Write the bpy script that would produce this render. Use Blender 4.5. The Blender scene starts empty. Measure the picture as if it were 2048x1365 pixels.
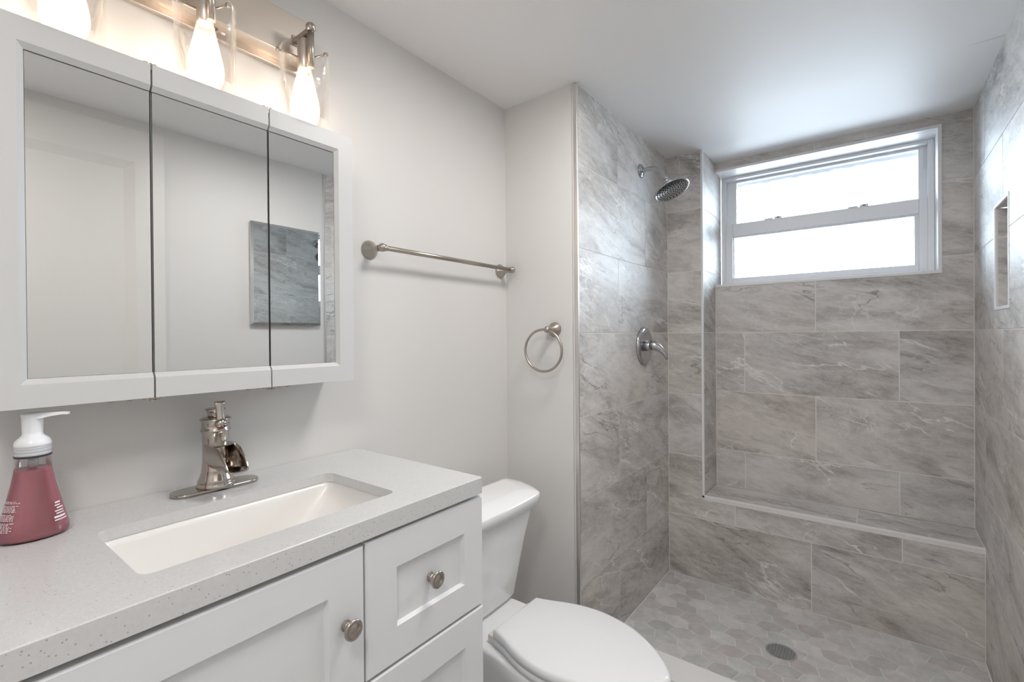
import bpy, math, random
from mathutils import Vector, Matrix
R = random.Random(7)
sc = bpy.context.scene
col = sc.collection
PI = math.pi

# ------------------------------------------------------------------ camera
cam_d = bpy.data.cameras.new('camera')
cam = bpy.data.objects.new('camera', cam_d)
col.objects.link(cam)
fw = Vector((-0.61276337, 0.7902513, -0.00489216))
rt = Vector((0.79025925, 0.61271965, -0.00805896))
up = Vector((0.00337108, 0.00880431, 0.99995556))
CAM = Vector((1.16789, 0.00176, 1.19089))
m = Matrix(((rt.x, up.x, -fw.x, CAM.x), (rt.y, up.y, -fw.y, CAM.y), (rt.z, up.z, -fw.z, CAM.z), (0, 0, 0, 1)))
cam.matrix_world = m
cam_d.sensor_width = 36
cam_d.lens = 955.2543 / 2048 * 36
cam_d.shift_x = (1024 - 1008.839) / 2048
cam_d.shift_y = (677.1115 - 682.5) / 2048
cam_d.clip_start = 0.01
sc.camera = cam

# ------------------------------------------------------------------ render look, world, large lights
sc.view_settings.view_transform = 'Standard'
sc.view_settings.look = 'None'
sc.view_settings.gamma = 1
sc.view_settings.use_curve_mapping = False
sc.view_settings.exposure = 1.68
cy = sc.cycles
cy.use_denoising = True
cy.max_bounces = 14
cy.diffuse_bounces = 7
cy.glossy_bounces = 7
cy.transmission_bounces = 10
cy.transparent_max_bounces = 24
cy.caustics_reflective = False
cy.caustics_refractive = False
cy.sample_clamp_indirect = 6
cy.blur_glossy = 0.5

SKY = 10.5
BULB = 12.0
CEIL = 12.6
w = bpy.data.worlds.new('overcast_sky')
sc.world = w
w.use_nodes = True
# overcast sky: brighter towards the zenith, dim ground below the horizon
wt = w.node_tree
wc = wt.nodes.new('ShaderNodeTexCoord')
wx = wt.nodes.new('ShaderNodeSeparateXYZ')
wr = wt.nodes.new('ShaderNodeValToRGB')
wt.links.new(wc.outputs['Generated'], wx.inputs[0])
wm_ = wt.nodes.new('ShaderNodeMapRange')
wm_.inputs[1].default_value = -1.0
wt.links.new(wx.outputs[2], wm_.inputs[0])
wt.links.new(wm_.outputs[0], wr.inputs[0])
we = wr.color_ramp.elements
we[0].position = 0.0; we[0].color = (0.18, 0.205, 0.23, 1)
we[1].position = 1.0; we[1].color = (0.74, 0.87, 1.0, 1)
for wp, wcol in ((0.49, (0.235, 0.27, 0.305)), (0.51, (0.35, 0.41, 0.475))):
    wq = we.new(wp); wq.color = wcol + (1,)
wt.links.new(wr.outputs[0], wt.nodes['Background'].inputs[0])
wt.nodes['Background'].inputs[1].default_value = SKY
pd = bpy.data.lights.new('window_portal', 'AREA')
pd.shape = 'RECTANGLE'
pd.size = 0.86
pd.size_y = 0.58
pd.cycles.is_portal = True
po = bpy.data.objects.new('window_portal', pd)
col.objects.link(po)
po.location = (0.94, 2.93, 1.75)
po.rotation_euler = (-PI / 2, 0, 0)

# ------------------------------------------------------------------ materials
def mat(name):
    mt = bpy.data.materials.new(name)
    mt.use_nodes = True
    nt = mt.node_tree
    return mt, nt, nt.nodes['Principled BSDF']

def nd(nt, typ, ins=None, **kw):
    n = nt.nodes.new(typ)
    for k, v in kw.items():
        setattr(n, k, v)
    for k, v in (ins or {}).items():
        if isinstance(v, bpy.types.NodeSocket):
            nt.links.new(v, n.inputs[k])
        else:
            n.inputs[k].default_value = v
    return n

def mth(nt, op, a, b=0.0, c=0.0):
    n = nd(nt, 'ShaderNodeMath', {0: a, 1: b, 2: c}, operation=op)
    return n.outputs[0]

def mixc(nt, f, a, b, bt='MIX'):
    n = nd(nt, 'ShaderNodeMix', data_type='RGBA', blend_type=bt)
    for i, v in ((0, f), (6, a), (7, b)):
        if isinstance(v, bpy.types.NodeSocket):
            nt.links.new(v, n.inputs[i])
        else:
            n.inputs[i].default_value = v
    return n.outputs[2]

def mrange(nt, v, a, b, c, d):
    return nd(nt, 'ShaderNodeMapRange', {0: v, 1: a, 2: b, 3: c, 4: d}, clamp=True).outputs[0]

def simple(name, colr, rough=0.5, metal=0.0, spec=0.5, noise=0.0, nscale=40.0, bump=0.0, coat=0.0):
    mt, nt, b = mat(name)
    b.inputs['Roughness'].default_value = rough
    b.inputs['Metallic'].default_value = metal
    b.inputs['Specular IOR Level'].default_value = spec
    b.inputs['Coat Weight'].default_value = coat
    b.inputs['Coat Roughness'].default_value = 0.08
    tc = nd(nt, 'ShaderNodeTexCoord')
    n = nd(nt, 'ShaderNodeTexNoise', {'Vector': tc.outputs['Object'], 'Scale': nscale, 'Detail': 4.0})
    c0 = tuple(x * (1 - noise) for x in colr) + (1,)
    c1 = tuple(min(1, x * (1 + noise)) for x in colr) + (1,)
    nt.links.new(mixc(nt, n.outputs[0], c0, c1), b.inputs['Base Color'])
    if bump:
        bp = nd(nt, 'ShaderNodeBump', {'Strength': bump, 'Distance': 0.002, 'Height': n.outputs[0]})
        nt.links.new(bp.outputs[0], b.inputs['Normal'])
    return mt

M = {}
M['paint'] = simple('wall_paint', (0.69, 0.68, 0.665), 0.5, noise=0.012, nscale=3, bump=0.0)
M['ceiling'] = simple('ceiling_paint', (0.83, 0.825, 0.825), 0.5, noise=0.012, nscale=2)
M['trimwhite'] = simple('white_vinyl', (0.86, 0.87, 0.89), 0.35, noise=0.01)
M['grout'] = simple('grout', (0.78, 0.76, 0.73), 0.8, noise=0.08, nscale=120)
M['edge'] = simple('light_grey_edge', (0.80, 0.80, 0.81), 0.4, noise=0.02)
M['cab'] = simple('cabinet_lacquer', (0.75, 0.757, 0.77), 0.35, noise=0.006, nscale=6)
M['cabdark'] = simple('cabinet_shadow_gap', (0.32, 0.31, 0.29), 0.7)
M['mirframe'] = simple('mirror_frame_paint', (0.60, 0.60, 0.60), 0.4, noise=0.006, nscale=6)
M['porcelain'] = simple('glazed_porcelain', (0.87, 0.87, 0.865), 0.12, noise=0.004, nscale=5, coat=0.3)
M['basin'] = simple('basin_porcelain', (0.83, 0.81, 0.785), 0.15, noise=0.004, coat=0.3)
M['seat'] = simple('seat_plastic', (0.80, 0.80, 0.80), 0.18, noise=0.004)
M['hinge_plastic'] = simple('seat_hinge_plastic', (0.74, 0.68, 0.62), 0.4, noise=0.01)
M['curb'] = simple('white_quartz', (0.80, 0.80, 0.80), 0.25, noise=0.02, nscale=60)
M['door'] = simple('door_paint', (0.74, 0.725, 0.70), 0.4, noise=0.006)
M['floortile'] = simple('floor_tile_plain', (0.5, 0.49, 0.48), 0.4, noise=0.06, nscale=8)
M['black'] = simple('dark_gap', (0.09, 0.09, 0.092), 0.6)
M['drain'] = simple('drain_metal', (0.52, 0.52, 0.53), 0.4, 0.5, noise=0.03)
M['pumpwhite'] = simple('pump_plastic', (0.84, 0.85, 0.88), 0.3, noise=0.004)
M['clearcap'] = simple('clear_collar_plastic', (0.55, 0.56, 0.58), 0.25, noise=0.05, nscale=90)
M['ink'] = simple('white_print', (0.86, 0.70, 0.74), 0.5)
M['inkwhite'] = simple('bold_white_print', (0.92, 0.86, 0.88), 0.5)
M['red'] = simple('red_dot', (0.5, 0.02, 0.03), 0.3)
M['blue'] = simple('blue_dot', (0.03, 0.03, 0.35), 0.3)
M['crack'] = simple('hairline_crack', (0.36, 0.36, 0.37), 0.7)
M['eave'] = simple('eave_paint', (0.17, 0.175, 0.185), 0.8, noise=0.05)

def metal(name, colr, rough, brush=0.02, bscale=(1500, 1500, 60)):
    mt, nt, b = mat(name)
    b.inputs['Metallic'].default_value = 1
    tc = nd(nt, 'ShaderNodeTexCoord')
    mp = nd(nt, 'ShaderNodeMapping', {'Vector': tc.outputs['Object'], 'Scale': bscale})
    n = nd(nt, 'ShaderNodeTexNoise', {'Vector': mp.outputs[0], 'Scale': 1.0, 'Detail': 3.0})
    nt.links.new(mrange(nt, n.outputs[0], 0.3, 0.7, rough - brush, rough + brush), b.inputs['Roughness'])
    c = mixc(nt, n.outputs[0], tuple(x * 0.98 for x in colr) + (1,), tuple(min(1, x * 1.02) for x in colr) + (1,))
    nt.links.new(c, b.inputs['Base Color'])
    return mt
M['nickel'] = metal('brushed_nickel', (0.44, 0.395, 0.345), 0.30)
M['faucet'] = metal('polished_nickel', (0.48, 0.435, 0.39), 0.17, 0.02)
M['plate'] = metal('brushed_nickel_plate', (0.70, 0.635, 0.57), 0.33, 0.03, (900, 3, 900))
M['chrome'] = metal('shower_chrome', (0.50, 0.50, 0.51), 0.16, 0.02)
M['edgemetal'] = metal('metal_edge_profile', (0.74, 0.71, 0.68), 0.42)
M['darkrubber'] = simple('dark_nozzle', (0.03, 0.03, 0.035), 0.5)

mt, nt, b = mat('mirror_glass')
b.inputs['Metallic'].default_value = 1
b.inputs['Roughness'].default_value = 0.0
tc = nd(nt, 'ShaderNodeTexCoord')
n = nd(nt, 'ShaderNodeTexNoise', {'Vector': tc.outputs['Object'], 'Scale': 2.0})
nt.links.new(mixc(nt, n.outputs[0], (0.80, 0.81, 0.81, 1), (0.81, 0.82, 0.82, 1)), b.inputs['Base Color'])
M['mirror'] = mt
mt, nt, b = mat('tinted_mirror_glass')
b.inputs['Metallic'].default_value = 1
b.inputs['Roughness'].default_value = 0.0
tc = nd(nt, 'ShaderNodeTexCoord')
n = nd(nt, 'ShaderNodeTexNoise', {'Vector': tc.outputs['Object'], 'Scale': 2.0})
nt.links.new(mixc(nt, n.outputs[0], (0.74, 0.79, 0.80, 1), (0.75, 0.80, 0.81, 1)), b.inputs['Base Color'])
M['mirror2'] = mt

def glassy(name, tint, gloss=1.0, ior=1.45, rough=0.0, body=0.0, bodycol=(1, 1, 1)):
    """clear thin glass: Fresnel mix of transparency and gloss, plus a little milky body"""
    mt, nt, b = mat(name)
    nt.nodes.remove(b)
    out = nt.nodes['Material Output']
    tr = nd(nt, 'ShaderNodeBsdfTransparent', {'Color': tint + (1,)})
    gl = nd(nt, 'ShaderNodeBsdfGlossy', {'Color': (1, 1, 1, 1), 'Roughness': rough})
    fr = nd(nt, 'ShaderNodeFresnel', {'IOR': ior})
    mx = nd(nt, 'ShaderNodeMixShader', {0: mth(nt, 'MULTIPLY', fr.outputs[0], gloss), 1: tr.outputs[0], 2: gl.outputs[0]})
    last = mx.outputs[0]
    if body:
        tc = nd(nt, 'ShaderNodeTexCoord')
        n = nd(nt, 'ShaderNodeTexNoise', {'Vector': tc.outputs['Object'], 'Scale': 60.0, 'Detail': 3.0})
        df = nd(nt, 'ShaderNodeBsdfDiffuse', {'Color': bodycol + (1,)})
        tl = nd(nt, 'ShaderNodeBsdfTranslucent', {'Color': bodycol + (1,)})
        h = nd(nt, 'ShaderNodeMixShader', {0: 0.5, 1: df.outputs[0], 2: tl.outputs[0]})
        mx2 = nd(nt, 'ShaderNodeMixShader', {0: mrange(nt, n.outputs[0], 0.2, 0.8, body * 0.85, body * 1.15), 1: last, 2: h.outputs[0]})
        last = mx2.outputs[0]
    nt.links.new(last, out.inputs['Surface'])
    return mt
M['pane'] = glassy('window_glass', (0.97, 0.99, 1.0), 1.0)
M['shade'] = glassy('clear_shade_glass', (0.99, 0.985, 0.98), 0.35, 1.3)
M['bulbglass'] = glassy('seeded_bulb_glass', (0.97, 0.96, 0.94), 0.6, 1.4, 0.05, 0.16, (1, 0.97, 0.93))
M['bottle'] = glassy('clear_bottle_plastic', (0.93, 0.92, 0.92), 0.8, 1.45)

def emit(name, colr, s):
    mt, nt, b = mat(name)
    nt.nodes.remove(b)
    e = nd(nt, 'ShaderNodeEmission', {'Color': colr + (1,), 'Strength': s})
    nt.links.new(e.outputs[0], nt.nodes['Material Output'].inputs['Surface'])
    return mt
M['filament'] = emit('glowing_filament', (1.0, 0.84, 0.70), BULB)
M['ceilglow'] = emit('lit_diffuser', (1.0, 0.97, 0.945), CEIL)

# pink soap: translucent coloured body
mt, nt, b = mat('pink_soap')
tc = nd(nt, 'ShaderNodeTexCoord')
n = nd(nt, 'ShaderNodeTexNoise', {'Vector': tc.outputs['Object'], 'Scale': 14.0, 'Detail': 2.0})
c = mixc(nt, n.outputs[0], (0.66, 0.27, 0.32, 1), (0.60, 0.22, 0.265, 1))
nt.links.new(c, b.inputs['Base Color'])
b.inputs['Roughness'].default_value = 0.08
b.inputs['Subsurface Weight'].default_value = 0.6
b.inputs['Subsurface Radius'].default_value = (1.0, 0.25, 0.3)
b.inputs['Subsurface Scale'].default_value = 0.02
M['soap'] = mt

# grey stone-look porcelain tile; UVs are metres, each tile has its own shift
def tile_material(name, tint=(1, 1, 1)):
    mt, nt, b = mat(name)
    uv = nd(nt, 'ShaderNodeUVMap').outputs[0]
    def mp(rot, sx, sy, off=(0, 0, 0)):
        a = nd(nt, 'ShaderNodeMapping', {'Vector': uv, 'Rotation': (0, 0, rot), 'Location': off})
        return nd(nt, 'ShaderNodeMapping', {'Vector': a.outputs[0], 'Scale': (sx, sy, 1)}).outputs[0]
    def noise(v, s, d, rg=0.55, dist=0.0):
        return nd(nt, 'ShaderNodeTexNoise', {'Vector': v, 'Scale': s, 'Detail': d, 'Roughness': rg, 'Distortion': dist}).outputs[0]
    cloud = noise(mp(0.2, 2.6, 7.5), 1.0, 9.0, 0.66, 0.9)
    big = noise(mp(0.1, 1.0, 2.2, (3, 5, 0)), 1.4, 3.0)
    fine = noise(mp(0.22, 16, 48, (1, 2, 0)), 1.0, 8.0, 0.75, 0.4)
    grain = noise(mp(0.25, 55, 150, (4, 6, 0)), 1.0, 5.0, 0.8, 0.3)
    f0 = mth(nt, 'ADD', mth(nt, 'MULTIPLY', cloud, 0.62), mth(nt, 'ADD', mth(nt, 'MULTIPLY', big, 0.33), mth(nt, 'MULTIPLY', fine, 0.34)))
    f = mth(nt, 'ADD', f0, mth(nt, 'MULTIPLY', mth(nt, 'SUBTRACT', grain, 0.5), 0.20))
    cr = nd(nt, 'ShaderNodeValToRGB', {0: f})
    e = cr.color_ramp.elements
    e[0].position = 0.46; e[0].color = (0.25, 0.228, 0.207, 1)
    e[1].position = 0.83; e[1].color = (0.74, 0.71, 0.675, 1)
    x = e.new(0.595); x.color = (0.49, 0.462, 0.432, 1)
    x = e.new(0.68); x.color = (0.61, 0.582, 0.552, 1)
    c = cr.outputs[0]
    # pale veins running down to the right
    def vein(rot, sx, sy, wd, off, dist, det=4.0):
        v = noise(mp(rot, sx, sy, off), 1.0, det, 0.5, dist)
        return mrange(nt, mth(nt, 'ABSOLUTE', mth(nt, 'SUBTRACT', v, 0.5)), 0.0, wd, 1.0, 0.0)
    m1 = mrange(nt, noise(mp(0, 3.2, 4.5, (7, 1, 0)), 1.0, 2.0), 0.47, 0.60, 0, 1)
    m2 = mrange(nt, noise(mp(0, 2.6, 3.5, (2, 9, 0)), 1.0, 2.0), 0.50, 0.62, 0, 1)
    v1 = mth(nt, 'MULTIPLY', vein(0.36, 1.3, 4.4, 0.008, (11, 4, 0), 0.2, 7.0), m1)
    v2 = mth(nt, 'MULTIPLY', vein(-0.5, 3.4, 3.8, 0.007, (5, 13, 0), 0.6, 5.0), m2)
    v3 = mth(nt, 'MULTIPLY', vein(0.27, 2.0, 10.0, 0.011, (1, 17, 0), 0.3, 9.0), m2)
    d1 = mth(nt, 'MULTIPLY', vein(0.24, 2.4, 11.0, 0.013, (21, 3, 0), 0.35, 10.0), mrange(nt, noise(mp(0, 3, 4, (14, 2, 0)), 1.0, 2.0), 0.5, 0.62, 0, 1))
    c = mixc(nt, mth(nt, 'MULTIPLY', d1, 0.8), c, (0.19, 0.17, 0.152, 1))
    c = mixc(nt, mth(nt, 'MULTIPLY', v3, 0.75), c, (0.78, 0.755, 0.72, 1))
    c = mixc(nt, mth(nt, 'MULTIPLY', v1, 0.80), c, (0.86, 0.84, 0.81, 1))
    c = mixc(nt, mth(nt, 'MULTIPLY', v2, 0.55), c, (0.84, 0.82, 0.79, 1))
    hue = nd(nt, 'ShaderNodeTexNoise', {'Vector': mp(0.0, 0.8, 0.9, (3, 8, 0)), 'Scale': 1.0, 'Detail': 3.0}).outputs[0]
    c = mixc(nt, 1.0, c, mixc(nt, mrange(nt, hue, 0.36, 0.64, 0, 1), (0.985, 0.99, 1.0, 1), (1.03, 0.988, 0.96, 1)), 'MULTIPLY')
    nt.links.new(mixc(nt, 1.0, c, tint + (1,), 'MULTIPLY'), b.inputs['Base Color'])
    nt.links.new(mrange(nt, f, 0.45, 0.95, 0.54, 0.46), b.inputs['Roughness'])
    bp = nd(nt, 'ShaderNodeBump', {'Strength': 0.12, 'Distance': 0.001, 'Height': f})
    nt.links.new(bp.outputs[0], b.inputs['Normal'])
    b.inputs['Specular IOR Level'].default_value = 0.55
    return mt
M['tile'] = tile_material('grey_stone_porcelain', (1.01, 1.035, 1.06))

# mosaic: colour per hexagon from the mesh attribute, a little clouding
mt, nt, b = mat('hexagon_mosaic')
at = nd(nt, 'ShaderNodeAttribute', attribute_name='tint')
tc = nd(nt, 'ShaderNodeTexCoord')
n = nd(nt, 'ShaderNodeTexNoise', {'Vector': tc.outputs['Object'], 'Scale': 22.0, 'Detail': 6.0, 'Roughness': 0.6})
k = mrange(nt, n.outputs[0], 0.25, 0.75, 0.82, 1.16)
cx = nd(nt, 'ShaderNodeCombineXYZ', {0: k, 1: k, 2: k})
nt.links.new(mixc(nt, 1.0, at.outputs['Color'], cx.outputs[0], 'MULTIPLY'), b.inputs['Base Color'])
b.inputs['Roughness'].default_value = 0.42
M['hex'] = mt

# speckled quartz counter
mt, nt, b = mat('speckled_quartz')
tc = nd(nt, 'ShaderNodeTexCoord').outputs['Object']
def specks(scale, thr, keep):
    v = nd(nt, 'ShaderNodeTexVoronoi', {'Vector': tc, 'Scale': scale})
    sep = nd(nt, 'ShaderNodeSeparateColor', {0: v.outputs['Color']})
    near = mrange(nt, v.outputs['Distance'], thr * 0.7, thr, 1, 0)
    return mth(nt, 'MULTIPLY', near, mth(nt, 'GREATER_THAN', sep.outputs[0], keep))
n = nd(nt, 'ShaderNodeTexNoise', {'Vector': tc, 'Scale': 160.0, 'Detail': 4.0})
c = mixc(nt, n.outputs[0], (0.58, 0.578, 0.578, 1), (0.66, 0.658, 0.655, 1))
c = mixc(nt, mth(nt, 'MULTIPLY', specks(420, 0.34, 0.62), 0.30), c, (0.36, 0.36, 0.37, 1))
c = mixc(nt, mth(nt, 'MULTIPLY', specks(170, 0.20, 0.82), 0.62), c, (0.22, 0.21, 0.21, 1))
c = mixc(nt, mth(nt, 'MULTIPLY', specks(240, 0.30, 0.75), 0.3), c, (0.86, 0.86, 0.85, 1))
nt.links.new(c, b.inputs['Base Color'])
b.inputs['Roughness'].default_value = 0.16
M['quartz'] = mt

# ------------------------------------------------------------------ mesh building
class MB:
    def __init__(s):
        s.v = []; s.f = []; s.m = []; s.uv = []; s.sm = []; s.tint = []; s.merge = True
    def face(s, pts, mi=0, uv=None, smooth=False, tint=None):
        i = len(s.v)
        s.v += [tuple(p) for p in pts]
        s.f.append(tuple(range(i, i + len(pts))))
        s.m.append(mi); s.uv.append(uv); s.sm.append(smooth); s.tint.append(tint)
    def grid(s, rings, mi=0, close=True, smooth=True, cap0=False, cap1=False):
        """loft through rings of equal length (shared vertices)"""
        i = len(s.v); n = len(rings[0])
        for r in rings:
            s.v += [tuple(p) for p in r]
        for a in range(len(rings) - 1):
            for k in range(n if close else n - 1):
                k2 = (k + 1) % n
                s.f.append((i + a * n + k, i + a * n + k2, i + (a + 1) * n + k2, i + (a + 1) * n + k))
                s.m.append(mi); s.uv.append(None); s.sm.append(smooth); s.tint.append(None)
        for flag, a, rev in ((cap0, 0, True), (cap1, len(rings) - 1, False)):
            if flag:
                ids = [i + a * n + k for k in range(n)]
                s.f.append(tuple(reversed(ids)) if rev else tuple(ids))
                s.m.append(mi); s.uv.append(None); s.sm.append(False); s.tint.append(None)
    def box(s, a, b, mi=0):
        s.merge = False
        x0, y0, z0 = (min(a[i], b[i]) for i in range(3)); x1, y1, z1 = (max(a[i], b[i]) for i in range(3))
        i = len(s.v)
        s.v += [(x0, y0, z0), (x1, y0, z0), (x1, y1, z0), (x0, y1, z0), (x0, y0, z1), (x1, y0, z1), (x1, y1, z1), (x0, y1, z1)]
        for q in ((0, 3, 2, 1), (4, 5, 6, 7), (0, 1, 5, 4), (1, 2, 6, 5), (2, 3, 7, 6), (3, 0, 4, 7)):
            s.f.append(tuple(i + k for k in q)); s.m.append(mi); s.uv.append(None); s.sm.append(False); s.tint.append(None)
    def lathe(s, prof, c, axis=(0, 0, 1), n=32, mi=0, smooth=True, cap0=True, cap1=True):
        """prof: list of (radius, height along axis)"""
        ax = Vector(axis).normalized()
        t = Vector((1, 0, 0)) if abs(ax.x) < 0.9 else Vector((0, 1, 0))
        e1 = ax.cross(t).normalized(); e2 = ax.cross(e1)
        c = Vector(c); rings = []
        for r, h in prof:
            rings.append([c + ax * h + (e1 * math.cos(2 * PI * k / n) + e2 * math.sin(2 * PI * k / n)) * r for k in range(n)])
        s.grid(rings, mi, True, smooth, cap0, cap1)
    def tube(s, path, rad, n=16, mi=0, closed=False):
        P = [Vector(p) for p in path]; rings = []
        rads = rad if isinstance(rad, (list, tuple)) else [rad] * len(P)
        prev = None
        for i, p in enumerate(P):
            if closed:
                d = P[(i + 1) % len(P)] - P[i - 1]
            else:
                d = P[min(i + 1, len(P) - 1)] - P[max(i - 1, 0)]
            d.normalize()
            if prev is None:
                t = Vector((0, 0, 1)) if abs(d.z) < 0.9 else Vector((1, 0, 0))
                e1 = d.cross(t).normalized()
            else:
                e1 = (prev - d * prev.dot(d)).normalized()
            prev = e1; e2 = d.cross(e1)
            rings.append([p + (e1 * math.cos(2 * PI * k / n) + e2 * math.sin(2 * PI * k / n)) * rads[i] for k in range(n)])
        if closed:
            rings.append(rings[0])
        s.grid(rings, mi, True, True, not closed, not closed)
    def ball(s, c, r, mi=0, n=24):
        k = 12
        s.lathe([(max(1e-5, r * math.sin(PI * i / k)), -r * math.cos(PI * i / k)) for i in range(k + 1)], c, (0, 0, 1), n, mi, True, False, False)

LOC = {}
def obj(name, mb, mats, parent=None, bevel=0.0, seg=2, fix=True, autosmooth=None):
    """link one mesh object; its vertices are given in world space"""
    me = bpy.data.meshes.new(name)
    xs = [v[0] for v in mb.v]; ys = [v[1] for v in mb.v]; zs = [v[2] for v in mb.v]
    c = Vector(((min(xs) + max(xs)) / 2, (min(ys) + max(ys)) / 2, min(zs)))
    me.from_pydata([(x - c.x, y - c.y, z - c.z) for x, y, z in mb.v], [], mb.f)
    if not isinstance(mats, (list, tuple)):
        mats = [mats]
    for q in mats:
        me.materials.append(M[q])
    for p, mi, sm in zip(me.polygons, mb.m, mb.sm):
        p.material_index = mi; p.use_smooth = sm
    if any(u is not None for u in mb.uv):
        ul = me.uv_layers.new(name='UVMap')
        for p, u in zip(me.polygons, mb.uv):
            if u is not None:
                for li, q in zip(p.loop_indices, u):
                    ul.data[li].uv = q
    if any(t is not None for t in mb.tint):
        ca = me.color_attributes.new('tint', 'FLOAT_COLOR', 'CORNER')
        for p, t in zip(me.polygons, mb.tint):
            for li in p.loop_indices:
                ca.data[li].color = (t or (0.4, 0.4, 0.4)) + (1,)
    me.update()
    if fix:
        import bmesh
        bm = bmesh.new(); bm.from_mesh(me)
        if mb.merge:
            bmesh.ops.remove_doubles(bm, verts=bm.verts, dist=1e-6)
        bmesh.ops.recalc_face_normals(bm, faces=bm.faces)
        bm.to_mesh(me); bm.free()
    o = bpy.data.objects.new(name, me)
    col.objects.link(o)
    LOC[o.name] = c
    if parent is not None:
        o.parent = parent
        o.location = c - LOC[parent.name]
    else:
        o.location = c
    if bevel:
        md = o.modifiers.new('bevel', 'BEVEL')
        md.width = bevel; md.segments = seg; md.limit_method = 'ANGLE'; md.angle_limit = math.radians(40)
        md.harden_normals = False
        for p in me.polygons:
            p.use_smooth = True
        o.modifiers.new('wn', 'WEIGHTED_NORMAL').keep_sharp = True
    return o

def thing(name, label, cat, loc, group=None):
    o = bpy.data.objects.new(name, None)
    o.empty_display_size = 0.1
    col.objects.link(o); o.location = loc
    LOC[o.name] = Vector(loc)
    tag(o, label, cat, group)
    return o

def tag(o, label, cat, group=None, kind=None):
    o['label'] = label; o['category'] = cat
    if group: o['group'] = group
    if kind: o['kind'] = kind
    return o

def struct(o, label, cat):
    return tag(o, label, cat, None, 'structure')

# ------------------------------------------------------------------ room numbers (metres)
XS, XC, XR = 0.3251, 0.5003, 1.4874          # shower's plumbing wall, column edge, right wall
YJ, Y0, Y1 = 1.5223, 2.4621, 2.6929          # jamb face, bench front, recess back
ZC, ZF, ZS, ZB = 2.0986, -0.03, -0.029, 0.3941
P, ZR = 0.3075, 1.2                          # tile course and the course line at eye level
YB = -0.95                                   # wall behind the camera
WX0, WX1, WZ0, WZ1 = XC, 1.378, 1.452, 2.046 # window opening

def sub_rects(rect, holes):
    out = [rect]
    for hx0, hx1, hy0, hy1 in holes:
        nxt = []
        for a, b2, c2, d in out:
            if hx1 <= a or hx0 >= b2 or hy1 <= c2 or hy0 >= d:
                nxt.append((a, b2, c2, d)); continue
            if hx0 > a: nxt.append((a, hx0, c2, d))
            if hx1 < b2: nxt.append((hx1, b2, c2, d))
            ia, ib = max(a, hx0), min(b2, hx1)
            if hy0 > c2: nxt.append((ia, ib, c2, hy0))
            if hy1 < d: nxt.append((ia, ib, hy1, d))
        out = nxt
    return out

G, GB = 0.0017, 0.0030
def tiles(mb, O, U, V, u0, u1, v0, v1, even, odd, holes=(), zrow=ZR, W=0.6115, mi=0, gmi=1, back=0.02, seed=1):
    """running-bond tile face; U, V unit vectors, face normal U x V; v is height above O"""
    O, U, V = Vector(O), Vector(U), Vector(V); N = U.cross(V)
    rr = random.Random(seed)
    def pt(u, v, d=0.0): return O + U * u + V * v + N * d
    for a, b2, c2, d in sub_rects((u0, u1, v0, v1), holes):
        q = [pt(a, c2, -0.001), pt(b2, c2, -0.001), pt(b2, d, -0.001), pt(a, d, -0.001)]
        q2 = [p - N * back for p in q]
        mb.face(q, gmi)
        mb.face(list(reversed(q2)), gmi)
        for i in range(4):
            j = (i + 1) % 4
            mb.face([q[j], q[i], q2[i], q2[j]], gmi)
    k0 = math.floor((v0 - zrow) / P + 1e-6); k1 = math.ceil((v1 - zrow) / P - 1e-6)
    for k in range(k0, k1):
        a0, a1 = max(v0, zrow + k * P), min(v1, zrow + (k + 1) * P)
        if a1 - a0 < 0.004: continue
        off = even if k % 2 == 0 else odd
        j0 = math.floor((u0 - off) / W + 1e-6); j1 = math.ceil((u1 - off) / W - 1e-6)
        carry = None
        for j in range(j0, j1):
            b0, b1 = max(u0, off + j * W), min(u1, off + (j + 1) * W)
            if carry is not None: b0, carry = carry, None
            if b1 - b0 < (0.05 if b0 == u0 else 0.012) and b1 < u1 - 0.012:
                carry = b0; continue
            if b1 - b0 < 0.004: continue
            su, sv = rr.uniform(0, 40), rr.uniform(0, 40)
            for a, b2, c2, d in sub_rects((b0 + (G if b0 > u0 else GB), b1 - (G if b1 < u1 else GB), a0 + (G if a0 > v0 else GB), a1 - (G if a1 < v1 else GB)), holes):
                q = [pt(a, c2), pt(b2, c2), pt(b2, d), pt(a, d)]
                uv = [(a + su, c2 + sv), (b2 + su, c2 + sv), (b2 + su, d + sv), (a + su, d + sv)]
                mb.face(q, mi, uv)
                for i in range(4):
                    i2 = (i + 1) % 4
                    mb.face([q[i2], q[i], q[i] - N * 0.0012, q[i2] - N * 0.0012], mi, [uv[i2], uv[i], uv[i], uv[i2]])

X3, Y3, Z3 = (1, 0, 0), (0, 1, 0), (0, 0, 1)

# floor, ceiling, plain walls
mb = MB(); mb.box((-0.1, YB - 0.1, ZF - 0.1), (XR + 0.1, 1.62, ZF))
struct(obj('floor', mb, 'floortile'), 'plain grey bathroom floor below the vanity and toilet', 'floor')
mb = MB(); mb.box((-0.1, YB - 0.1, ZC), (XR + 0.1, 3.0, ZC + 0.1))
mb.face([(1.392, 2.1045, ZC - 0.0004), (1.44, 2.1025, ZC - 0.0004), (1.4865, 2.0985, ZC - 0.0004), (1.4865, 2.101, ZC - 0.0004), (1.44, 2.1042, ZC - 0.0004)], 1)
ceil = struct(obj('ceiling', mb, ['ceiling', 'crack']), 'smooth white painted ceiling over the whole bathroom', 'ceiling')
mb = MB(); mb.box((-0.1, YB, ZF), (0, YJ + 0.1, ZC))
struct(obj('wall_left', mb, 'paint'), 'white painted wall behind the vanity, mirror and toilet', 'wall')
mb = MB(); mb.box((-0.1, YB - 0.1, ZF), (XR + 0.1, YB, ZC))
struct(obj('wall_front', mb, 'paint'), 'white painted wall behind the camera', 'wall')

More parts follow.
